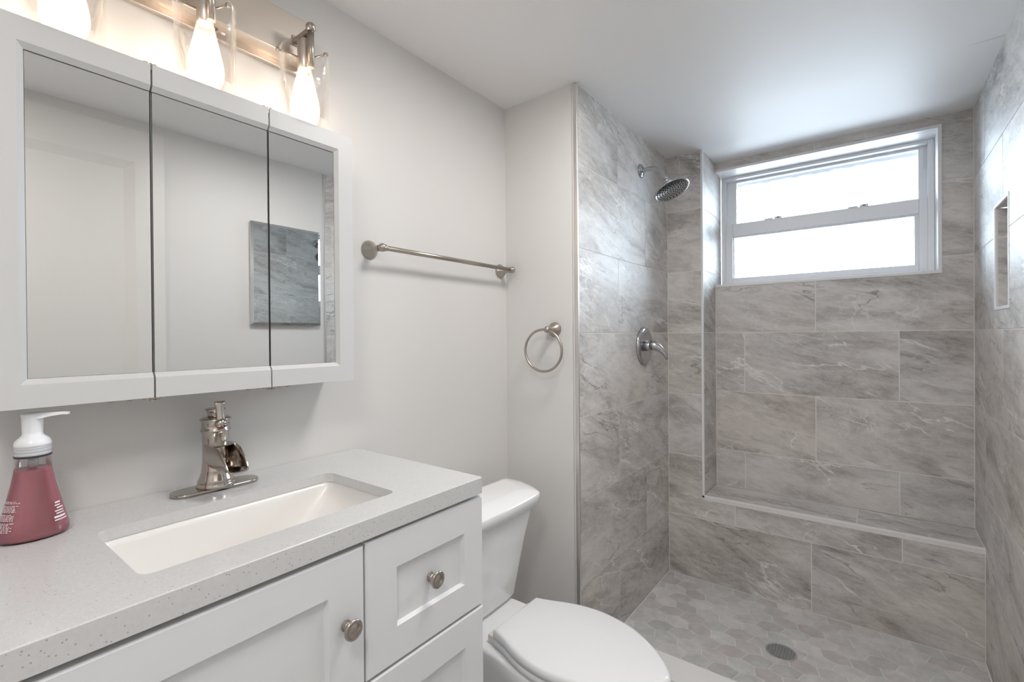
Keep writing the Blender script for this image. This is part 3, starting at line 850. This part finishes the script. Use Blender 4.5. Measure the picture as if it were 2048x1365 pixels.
# printed text: rows of small strokes wrapped on the bottle, too small to read in the photo
def on_bottle(ang, z, lift=0.0004):
    for (a0, b0, z0), (a1, b1, z1) in zip(bp, bp[1:]):
        if z0 <= z <= z1:
            t = (z - z0) / (z1 - z0); rx = a0 + (a1 - a0) * t + lift; ry = b0 + (b1 - b0) * t + lift
            return (BX + rx * math.cos(ang), BY + ry * math.sin(ang), CZ1 + z)
def stroke(mb, a0, a1, z0, z1, mi=0):
    n = max(1, int(abs(a1 - a0) / 0.12))
    for k in range(n):
        p, q = a0 + (a1 - a0) * k / n, a0 + (a1 - a0) * (k + 1) / n
        mb.face([on_bottle(p, z0), on_bottle(q, z0), on_bottle(q, z1), on_bottle(p, z1)], mi)
mb = MB()
tr_ = random.Random(9)
for i in range(22):
    z = 0.0205 + i * 0.0021
    a = math.radians(-82); end = math.radians(-34 + tr_.uniform(-9, 3) - (22 - i) * 0.5)
    if i in (7, 13, 19): continue
    while a < end:
        l = tr_.uniform(0.05, 0.16); stroke(mb, a, min(a + l, end), z, z + 0.0011); a += l + 0.035
obj('small_print', mb, 'ink', bt, fix=False)
mb = MB()
for i, (z0, z1, a0, a1) in enumerate(((0.0245, 0.0262, 30, 62), (0.0285, 0.0315, 30, 60), (0.0345, 0.0362, 36, 58), (0.0385, 0.0402, 34, 58), (0.0430, 0.0450, 40, 60), (0.0475, 0.0492, 36, 52), (0.0515, 0.0540, 38, 54))):
    stroke(mb, math.radians(a0), math.radians(a1), z0, z1)
obj('large_print', mb, 'inkwhite', bt, fix=False)

# ------------------------------------------------------------------ mirror cabinet
mc = thing('mirror_cabinet', 'white medicine cabinet with three mirrored doors above the sink', 'cabinet', (0.06, 0.405, 1.083))
MX = 0.126
mb = MB(); mb.box((0.001, 0.090, 1.086), (0.1045, 0.7215, 1.6895))
obj('cabinet_box', mb, 'mirframe', mc, 0.001)
ZM0, ZM1 = 1.0835, 1.6925
GZ0, GZ1 = 1.1295, 1.6455
for i, (a, b2) in enumerate(((0.0875, 0.2988), (0.3018, 0.5132), (0.5162, 0.7235))):
    ya = 0.1345 if i == 0 else a
    yb = 0.6755 if i == 2 else b2
    t0, t1 = 0.106, MX
    bv = 0.009
    mb = MB()
    # back board, then rails and stiles with an inner chamfer towards the glass
    mb.box((t0, a, ZM0), (t0 + 0.006, b2, ZM1))
    def prism(sec, path):
        pass
    def rail(z0, z1, zi, up_):
        """rail between z0 and z1 whose inner edge z1/z0 is chamfered to zi"""
        if up_:
            prof = [(t0 + 0.006, z0), (t1, z0), (t1, z1), (t1 - 0.007, zi), (t0 + 0.006, zi)]
        else:
            prof = [(t0 + 0.006, zi), (t1 - 0.007, zi), (t1, z0), (t1, z1), (t0 + 0.006, z1)]
        return prof
    pr_b = rail(ZM0, GZ0 - bv, GZ0, True); pr_t = rail(GZ1 + bv, ZM1, GZ1, False)
    for pr in (pr_b, pr_t):
        r0 = []; r1 = []
        for x, z in pr:
            inn = abs(z - GZ0) < 1e-6 or abs(z - GZ1) < 1e-6
            out_ = abs(z - (GZ0 - bv)) < 1e-6 or abs(z - (GZ1 + bv)) < 1e-6
            ly, ry = a, b2
            if i == 0 : ly = a
            if i == 2 : ry = b2
            r0.append((x, ly, z)); r1.append((x, ry, z))
        mb.grid([r0, r1], 0, True, False, True, True)
    if i == 0:
        pr = [(t0 + 0.006, a), (t1, a), (t1, ya - bv), (t1 - 0.007, ya), (t0 + 0.006, ya)]
    elif i == 2:
        pr = [(t0 + 0.006, yb), (t1 - 0.007, yb), (t1, yb + bv), (t1, b2), (t0 + 0.006, b2)]
    else:
        pr = None
    if pr:
        # mitred stile: chamfer face follows the chamfers of the rails
        lo, hi = [], []
        for x, y in pr:
            ch = abs(y - ya) < 1e-6 or abs(y - yb) < 1e-6
            lo.append((x, y, GZ0 if ch else GZ0 - bv)); hi.append((x, y, GZ1 if ch else GZ1 + bv))
        mb.grid([lo, hi], 0, True, False, True, True)
    dcab = obj('cabinet_door', mb, 'mirframe', mc)
    mb = MB(); mb.box((t0 + 0.0062, ya + 0.0006, GZ0 + 0.0004), (t1 - 0.0075, yb - 0.0006, GZ1 - 0.0016))
    obj('mirror_glass', mb, 'mirror', dcab)
for y, sgn, top in ((0.3003, 1, 1), (0.5147, 1, 1), (0.3003, -1, 0), (0.5147, 1, 0)):
    mb = MB()
    if top:
        z = ZM1 + 0.0003
        mb.box((0.108, y - 0.014, z), (0.122, y + 0.016, z + 0.0016))
        mb.lathe([(0.0045, 0), (0.0045, 0.003), (0.002, 0.004)], (0.116, y - 0.006, z + 0.0014), n=14)
        mb.lathe([(0.0045, 0), (0.0045, 0.003), (0.002, 0.004)], (0.116, y + 0.008, z + 0.0014), n=14)
        mb.box((0.117, y - 0.0012, z - 0.010), (0.124, y + 0.0012, z + 0.003))
    else:
        z = ZM0 - 0.0003
        ys = (y - 0.068, y + 0.012) if sgn < 0 else (y - 0.05, y + 0.044)
        mb.box((0.110, ys[0], z - 0.0012), (0.123, ys[1], z))
        for yy in ((y - 0.062, y - 0.036) if sgn < 0 else (y - 0.045, y - 0.027, y + 0.020, y + 0.040)):
            mb.lathe([(0.0045, 0), (0.004, 0.0015), (0.001, 0.002)], (0.118, yy, z - 0.001), (0, 0, -1), 14)
        mb.box((0.108, y - 0.016, z - 0.0026), (0.124, y + 0.010, z - 0.0004))
        mb.lathe([(0.004, 0), (0.004, 0.003), (0.001, 0.0036)], (0.117, y - 0.003, z - 0.0026), (0, 0, -1), 14)
        mb.lathe([(0.004, 0), (0.004, 0.003), (0.001, 0.0036)], (0.117, y + 0.006, z - 0.0026), (0, 0, -1), 14)
    obj('hinge', mb, 'nickel', mc)

# ------------------------------------------------------------------ vanity light
vl = thing('vanity_light', 'three-lamp brushed nickel vanity light with clear glass shades above the mirror', 'light fixture', (0.0, 0.40, 1.86))
mb = MB()
mb.box((0.0005, 0.137, 1.858), (0.014, 0.660, 1.986))
mb.box((0.014, 0.142, 1.871), (0.060, 0.655, 1.972))
obj('back_plate', mb, 'plate', vl, 0.002)
for y in (0.187, 0.400, 0.613):
    mb = MB()
    ax_ = 0.100
    mb.box((0.058, y - 0.006, 1.903), (0.130, y + 0.006, 1.9145))
    mb.box((0.060, y - 0.009, 1.897), (0.063, y + 0.009, 1.921))
    mb.tube([(0.128, y, 1.915), (0.128, y, 1.822)], 0.0075, 18)
    mb.ball((0.128, y, 1.916), 0.0115)
    arm = obj('lamp_arm', mb, 'nickel', vl, 0.0)
    mb = MB()
    mb.lathe([(0.0145, 1.826), (0.0158, 1.828), (0.0158, 1.895), (0.010, 1.899), (0.006, 1.905)], (ax_, y, 0), (0, 0, 1), 28)
    obj('socket', mb, 'plate', arm)
    for ang in (20, 140, 260):
        mb = MB(); a = math.radians(ang); d = Vector((math.cos(a), math.sin(a), 0)); c0 = Vector((ax_, y, 1.852))
        mb.tube([c0 + d * 0.015, c0 + d * 0.060], 0.0022, 8); mb.tube([c0 + d * 0.0575, c0 + d * 0.064], 0.0045, 10)
        obj('thumb_screw', mb, 'nickel', arm)
    mb = MB(); ro, ri, z0, z1 = 0.0545, 0.0527, 1.703, 1.866
    mb.lathe([(ri, z0), (ro, z0), (ro, z1), (ri, z1), (ri, z0)], (ax_, y, 0), (0, 0, 1), 56, 0, True, False, False)
    obj('glass_shade', mb, 'shade', arm)
    mb = MB()
    mb.lathe([(0.0145, 1.828), (0.0165, 1.822), (0.0205, 1.800), (0.0260, 1.775), (0.0305, 1.755), (0.0330, 1.738), (0.0325, 1.722), (0.0285, 1.709), (0.0200, 1.700), (0.009, 1.696), (0.0005, 1.695)], (ax_, y, 0), (0, 0, 1), 36, 0, True, False, False)
    blb = obj('light_bulb', mb, 'bulbglass', arm)
    mb = MB()
    mb.lathe([(0.001, 1.805), (0.006, 1.800), (0.0085, 1.780), (0.0110, 1.750), (0.0115, 1.730), (0.008, 1.716), (0.001, 1.712)], (ax_, y, 0), (0, 0, 1), 20, 0, True, False, False)
    obj('filament', mb, 'filament', arm)

# ------------------------------------------------------------------ ceiling light (its rim just leaves the top of the picture), plus an unseen fill lamp added behind the camera
for LX, LY, lab in ((0.802, 1.100, 'round white flush ceiling light over the toilet side of the bathroom'), (1.10, -0.28, 'added fill lamp behind the camera, shaped as a round white flush ceiling light')):  # second entry is added fill to brighten the drawers and lower shower
    cl = thing('ceiling_light', lab, 'light fixture', (LX, LY, ZC), 'flush ceiling lights')
    mb = MB(); mb.lathe([(0.175, 0), (0.175, -0.008), (0.171, -0.012), (0.162, -0.012), (0.160, -0.006)], (LX, LY, ZC), (0, 0, 1), 48, 0, True, True, False)
    obj('light_rim', mb, 'trimwhite', cl)
    mb = MB(); mb.lathe([(0.161, -0.008), (0.14, -0.0105), (0.07, -0.012), (0.001, -0.0125)], (LX, LY, ZC), (0, 0, 1), 48, 0, True, False, False)
    obj('diffuser', mb, 'ceilglow', cl)

# ------------------------------------------------------------------ towel bar and ring
def rosette(mb, c, ax, r=0.0275, L=0.06, ball=0.0125):
    mb.lathe([(r, 0.0), (r, 0.002), (r * 0.93, 0.006), (r * 0.80, 0.011), (r * 0.62, 0.017), (r * 0.46, 0.023), (r * 0.36, 0.029), (r * 0.32, 0.036), (r * 0.34, L - ball * 0.9)], c, ax, 32)
    p = Vector(c) + Vector(ax) * L
    mb.ball(p, ball)
tb = thing('towel_bar', 'brushed nickel towel bar on the white wall above the toilet', 'towel bar', (0, 1.174, 1.446))
for y in (0.866, 1.482):
    mb = MB(); rosette(mb, (0.0003, y, 1.446), (1, 0, 0))
    obj('wall_post', mb, 'nickel', tb)
mb = MB(); mb.tube([(0.060, 0.866, 1.446), (0.060, 1.482, 1.446)], 0.0072, 20)
for y, s_ in ((0.866, 1), (1.482, -1)):
    mb.lathe([(0.0095, 0.008), (0.0100, 0.012), (0.0090, 0.016), (0.0078, 0.017)], (0.060, y, 1.446), (0, s_, 0), 20)
obj('bar', mb, 'nickel', tb)
tr = thing('towel_ring', 'brushed nickel towel ring on the narrow wall beside the shower', 'towel ring', (0.225, YJ, 1.213))
mb = MB(); rosette(mb, (0.226, YJ - 0.0003, 1.213), (0, -1, 0), 0.0275, 0.052, 0.012)
obj('wall_post', mb, 'nickel', tr)
mb = MB()
rc = Vector((0.209, YJ - 0.0535, 1.1365)); RR = 0.0765
mb.tube([rc + Vector((RR * math.sin(2 * PI * k / 72), 0.004 * math.sin(2 * PI * k / 72), RR * math.cos(2 * PI * k / 72))) for k in range(72)], 0.0047, 14, 0, True)
obj('ring', mb, 'nickel', tr)

# ------------------------------------------------------------------ shower head, valve, drain
sh = thing('fixed_shower', 'round chrome shower head on a bent arm high on the tiled wall', 'shower head', (XS, 2.115, 1.94))
YH = 2.115
mb = MB(); mb.lathe([(0.031, 0.0), (0.031, 0.003), (0.026, 0.007), (0.014, 0.009), (0.012, 0.012)], (XS + 0.0003, YH, 1.940), (1, 0, 0), 32)
obj('flange', mb, 'chrome', sh)
nrm = Vector((0.42, -0.12, -0.90)).normalized()
hc = Vector((0.470, 2.10, 1.8215))         # centre of the spray face
back = hc - nrm * 0.052
mb = MB()
path = [Vector((XS + 0.005, YH, 1.940)), Vector((XS + 0.035, YH, 1.941)), Vector((XS + 0.058, YH, 1.939)), Vector((XS + 0.078, YH - 0.001, 1.930)), Vector((XS + 0.092, YH - 0.003, 1.916)), Vector((XS + 0.104, YH - 0.005, 1.900)), back - nrm * 0.012]
sm = []
for i in range(len(path) - 1):
    p0, p1, p2, p3 = path[max(i - 1, 0)], path[i], path[i + 1], path[min(i + 2, len(path) - 1)]
    for k in range(6):
        t = k / 6
        sm.append(0.5 * ((2 * p1) + (p2 - p0) * t + (2 * p0 - 5 * p1 + 4 * p2 - p3) * t * t + (3 * p1 - p0 - 3 * p2 + p3) * t ** 3))
sm.append(path[-1])
mb.tube(sm, 0.0095, 20)
obj('shower_arm', mb, 'chrome', sh)
mb = MB()
mb.lathe([(0.008, -0.062), (0.0135, -0.060), (0.0135, -0.048), (0.0115, -0.046), (0.0150, -0.040), (0.016, -0.034), (0.0150, -0.028), (0.022, -0.024), (0.040, -0.0175), (0.060, -0.011), (0.074, -0.006), (0.0775, -0.002), (0.0775, 0.001), (0.0745, 0.0035), (0.0710, 0.0030), (0.0690, 0.0012), (0.001, 0.0012)], hc, nrm, 56)
hd = obj('spray_head', mb, 'chrome', sh)
e1 = nrm.cross(Vector((0, 1, 0))).normalized(); e2 = nrm.cross(e1)
mb = MB()
for rr, n, s_ in ((0.008, 5, 0.0030), (0.019, 10, 0.0032), (0.030, 14, 0.0036), (0.041, 18, 0.0040), (0.052, 22, 0.0042), (0.0625, 28, 0.0042)):
    for k in range(n):
        a = 2 * PI * (k + 0.3 * rr * 100) / n
        c = hc + (e1 * math.cos(a) + e2 * math.sin(a)) * rr
        mb.lathe([(s_, 0.0008), (s_ * 0.9, 0.0026), (s_ * 0.5, 0.003)], c, nrm, 8, 0, True, False, True)
obj('nozzles', mb, 'darkrubber', hd)

va = thing('shower_valve', 'round chrome shower valve with curved lever on the tiled wall', 'shower valve', (XS, 2.137, 1.14))
VC = Vector((XS + 0.0003, 2.137, 1.14))
mb = MB(); mb.lathe([(0.087, 0.0), (0.0875, 0.003), (0.084, 0.009), (0.077, 0.0135), (0.068, 0.0145), (0.060, 0.0125), (0.050, 0.010), (0.030, 0.009), (0.024, 0.009)], VC, (1, 0, 0), 56)
obj('escutcheon', mb, 'chrome', va)
mb = MB(); mb.lathe([(0.024, 0.008), (0.0235, 0.020), (0.021, 0.030), (0.019, 0.034)], VC, (1, 0, 0), 32)
obj('hub', mb, 'chrome', va)
mb = MB()
lp = [VC + Vector(v) for v in ((0.032, 0.0, 0.004), (0.046, 0.002, 0.002), (0.060, 0.005, -0.004), (0.074, 0.008, -0.014), (0.086, 0.011, -0.028), (0.096, 0.014, -0.046), (0.102, 0.016, -0.062))]
mb.tube(lp, [0.021, 0.0225, 0.020, 0.0155, 0.0115, 0.0085, 0.0065], 20)
obj('valve_lever', mb, 'chrome', va)

dn = thing('floor_drain', 'round slotted metal drain in the hexagon shower floor', 'drain', (0.88, 2.086, ZS))
mb = MB(); mb.lathe([(0.0535, 0.0), (0.0535, 0.0012), (0.0505, 0.0022), (0.0475, 0.0022), (0.0475, 0.0004)], (0.88, 2.086, ZS), (0, 0, 1), 48, 0, True, True, False)
obj('drain_rim', mb, 'drain', dn)
mb = MB(); mb.lathe([(0.0475, 0.0005), (0.001, 0.0005)], (0.88, 2.086, ZS), (0, 0, 1), 40, 1, False, False, False)
for k in range(-9, 10):
    yy = k * 0.005; hw = math.sqrt(max(0, 0.0475 ** 2 - yy ** 2))
    mb.box((0.88 - hw, 2.086 + yy - 0.0011, ZS + 0.0005), (0.88 + hw, 2.086 + yy + 0.0011, ZS + 0.002))
for k in range(-4, 5):
    xx = k * 0.0105; hw = math.sqrt(max(0, 0.0475 ** 2 - xx ** 2))
    mb.box((0.88 + xx - 0.0017, 2.086 - hw, ZS + 0.0005), (0.88 + xx + 0.0017, 2.086 + hw, ZS + 0.002))
obj('drain_grate', mb, ['drain', 'black'], dn)

# ------------------------------------------------------------------ toilet
TY = 1.142
to = thing('toilet', 'white two-piece toilet between the vanity and the shower', 'toilet', (0.4, TY, ZF))
def outline(half, n_mid=0):
    """closed loop from (x, half-width) samples, mirrored about TY"""
    return [(x, TY + h) for x, h in half] + [(x, TY - h) for x, h in reversed(half) if h > 1e-6]
def catmull(pts, n=5):
    out = []
    for i in range(len(pts) - 1):
        p0, p1, p2, p3 = pts[max(i - 1, 0)], pts[i], pts[i + 1], pts[min(i + 2, len(pts) - 1)]
        for k in range(n):
            t = k / n
            out.append(tuple(0.5 * (2 * b2 + (c2 - a) * t + (2 * a - 5 * b2 + 4 * c2 - d) * t * t + (3 * b2 - a - 3 * c2 + d) * t ** 3) for a, b2, c2, d in zip(p0, p1, p2, p3)))
    out.append(pts[-1])
    return out
LID = catmull([(0.317, 0.106), (0.36, 0.120), (0.41, 0.141), (0.465, 0.156), (0.53, 0.1605), (0.60, 0.1485), (0.654, 0.1265), (0.704, 0.094), (0.741, 0.060), (0.768, 0.028), (0.7805, 0.0)], 5)
def lidring(z, d=0.0):
    """outline pulled in by d"""
    cxl = 0.53
    return [(cxl + (x - cxl) * (1 - d / 0.23), TY + (y - TY) * (1 - d / 0.16), z) for x, y in outline(LID)]
ZL = 0.367
mb = MB()
mb.grid([lidring(ZL - 0.024, 0.003), lidring(ZL - 0.024, 0.0), lidring(ZL - 0.012, 0.0), lidring(ZL - 0.005, 0.0016), lidring(ZL - 0.0012, 0.005), lidring(ZL, 0.012), lidring(ZL + 0.0005, 0.10)], 0, True, True, True, True)
obj('seat_lid', mb, 'seat', to)
mb = MB()
mb.grid([lidring(ZL - 0.046, 0.004), lidring(ZL - 0.046, 0.001), lidring(ZL - 0.032, 0.0), lidring(ZL - 0.0275, 0.003), lidring(ZL - 0.0275, 0.03)], 0, True, True, True, True)
obj('seat', mb, 'seat', to)
for s_ in (-1, 1):
    mb = MB(); mb.box((0.292, TY + s_ * 0.084 - 0.017, ZL - 0.050), (0.322, TY + s_ * 0.084 + 0.017, ZL - 0.026))
    obj('seat_hinge', mb, 'hinge_plastic', to, 0.004, 3)
# bowl: deck under the tank, rim, tapering body and foot
ZD = ZL - 0.050
deck = catmull([(0.105, 0.105), (0.16, 0.120), (0.21, 0.130), (0.27, 0.131), (0.32, 0.132), (0.37, 0.138), (0.42, 0.149), (0.47, 0.158), (0.53, 0.161), (0.60, 0.149), (0.654, 0.127), (0.704, 0.0945), (0.741, 0.061), (0.768, 0.029), (0.7810, 0.0)], 4)
def bowl(z, kx, ky, x0, shift=0.0):
    return [(x0 + (x - x0) * kx + shift, TY + (y - TY) * ky, z) for x, y in outline(deck)]
mb = MB()
mb.grid([bowl(ZD, 0.97, 0.95, 0.45), bowl(ZD - 0.004, 0.99, 0.985, 0.45), bowl(ZD - 0.010, 1.0, 1.0, 0.45), bowl(ZD - 0.030, 1.0, 0.99, 0.45), bowl(ZD - 0.055, 0.97, 0.93, 0.45), bowl(ZD - 0.11, 0.88, 0.82, 0.44), bowl(ZD - 0.18, 0.76, 0.70, 0.42), bowl(ZD - 0.25, 0.70, 0.64, 0.40), bowl(ZF + 0.06, 0.70, 0.64, 0.40), bowl(ZF + 0.03, 0.73, 0.70, 0.40), bowl(ZF + 0.0, 0.74, 0.71, 0.40)], 0, True, True, True, True)
obj('bowl', mb, 'porcelain', to)
# tank with curved front, tapering downwards; crowned lid
def tank_loop(z, xb, xf, hb, hf, n=10):
    """back edge at xb, bowed front reaching xf, half width hb at back to hf near the front corners"""
    pts = [(xb, hb), (xb + (xf - xb) * 0.35, hb * 0.99 + hf * 0.01), (xb + (xf - xb) * 0.62, hb * 0.66 + hf * 0.34), (xb + (xf - xb) * 0.82, hb * 0.25 + hf * 0.75), (xb + (xf - xb) * 0.93, hf * 0.97), (xb + (xf - xb) * 0.965, hf * 0.80), (xb + (xf - xb) * 0.985, hf * 0.5), (xf, 0.0)]
    q = catmull(pts, 4)
    return [(x, TY + h, z) for x, h in q] + [(x, TY - h, z) for x, h in reversed(q) if h > 1e-6]
mb = MB()
mb.grid([tank_loop(0.3195, 0.108, 0.200, 0.140, 0.118), tank_loop(0.3225, 0.1055, 0.215, 0.150, 0.130), tank_loop(0.335, 0.105, 0.222, 0.158, 0.136), tank_loop(0.42, 0.105, 0.236, 0.176, 0.145), tank_loop(0.52, 0.105, 0.254, 0.197, 0.156), tank_loop(0.637, 0.105, 0.278, 0.224, 0.172)], 0, True, True, True, True)
obj('tank', mb, 'porcelain', to)
mb = MB()
mb.grid([tank_loop(0.6345, 0.098, 0.286, 0.236, 0.180), tank_loop(0.6365, 0.094, 0.296, 0.244, 0.190), tank_loop(0.6655, 0.094, 0.298, 0.246, 0.192), tank_loop(0.6685, 0.0945, 0.2965, 0.2448, 0.1905), tank_loop(0.6705, 0.097, 0.292, 0.241, 0.187), tank_loop(0.678, 0.110, 0.268, 0.222, 0.168), tank_loop(0.6835, 0.130, 0.235, 0.18, 0.13)], 0, True, True, True, True)
obj('tank_lid', mb, 'porcelain', to)
mb = MB()
mb.tube([(0.235, TY - 0.155, 0.60), (0.268, TY - 0.155, 0.60)], 0.009, 14); mb.tube([(0.266, TY - 0.16, 0.60), (0.272, TY - 0.112, 0.594)], [0.007, 0.0055], 12)
obj('flush_lever', mb, 'nickel', to)
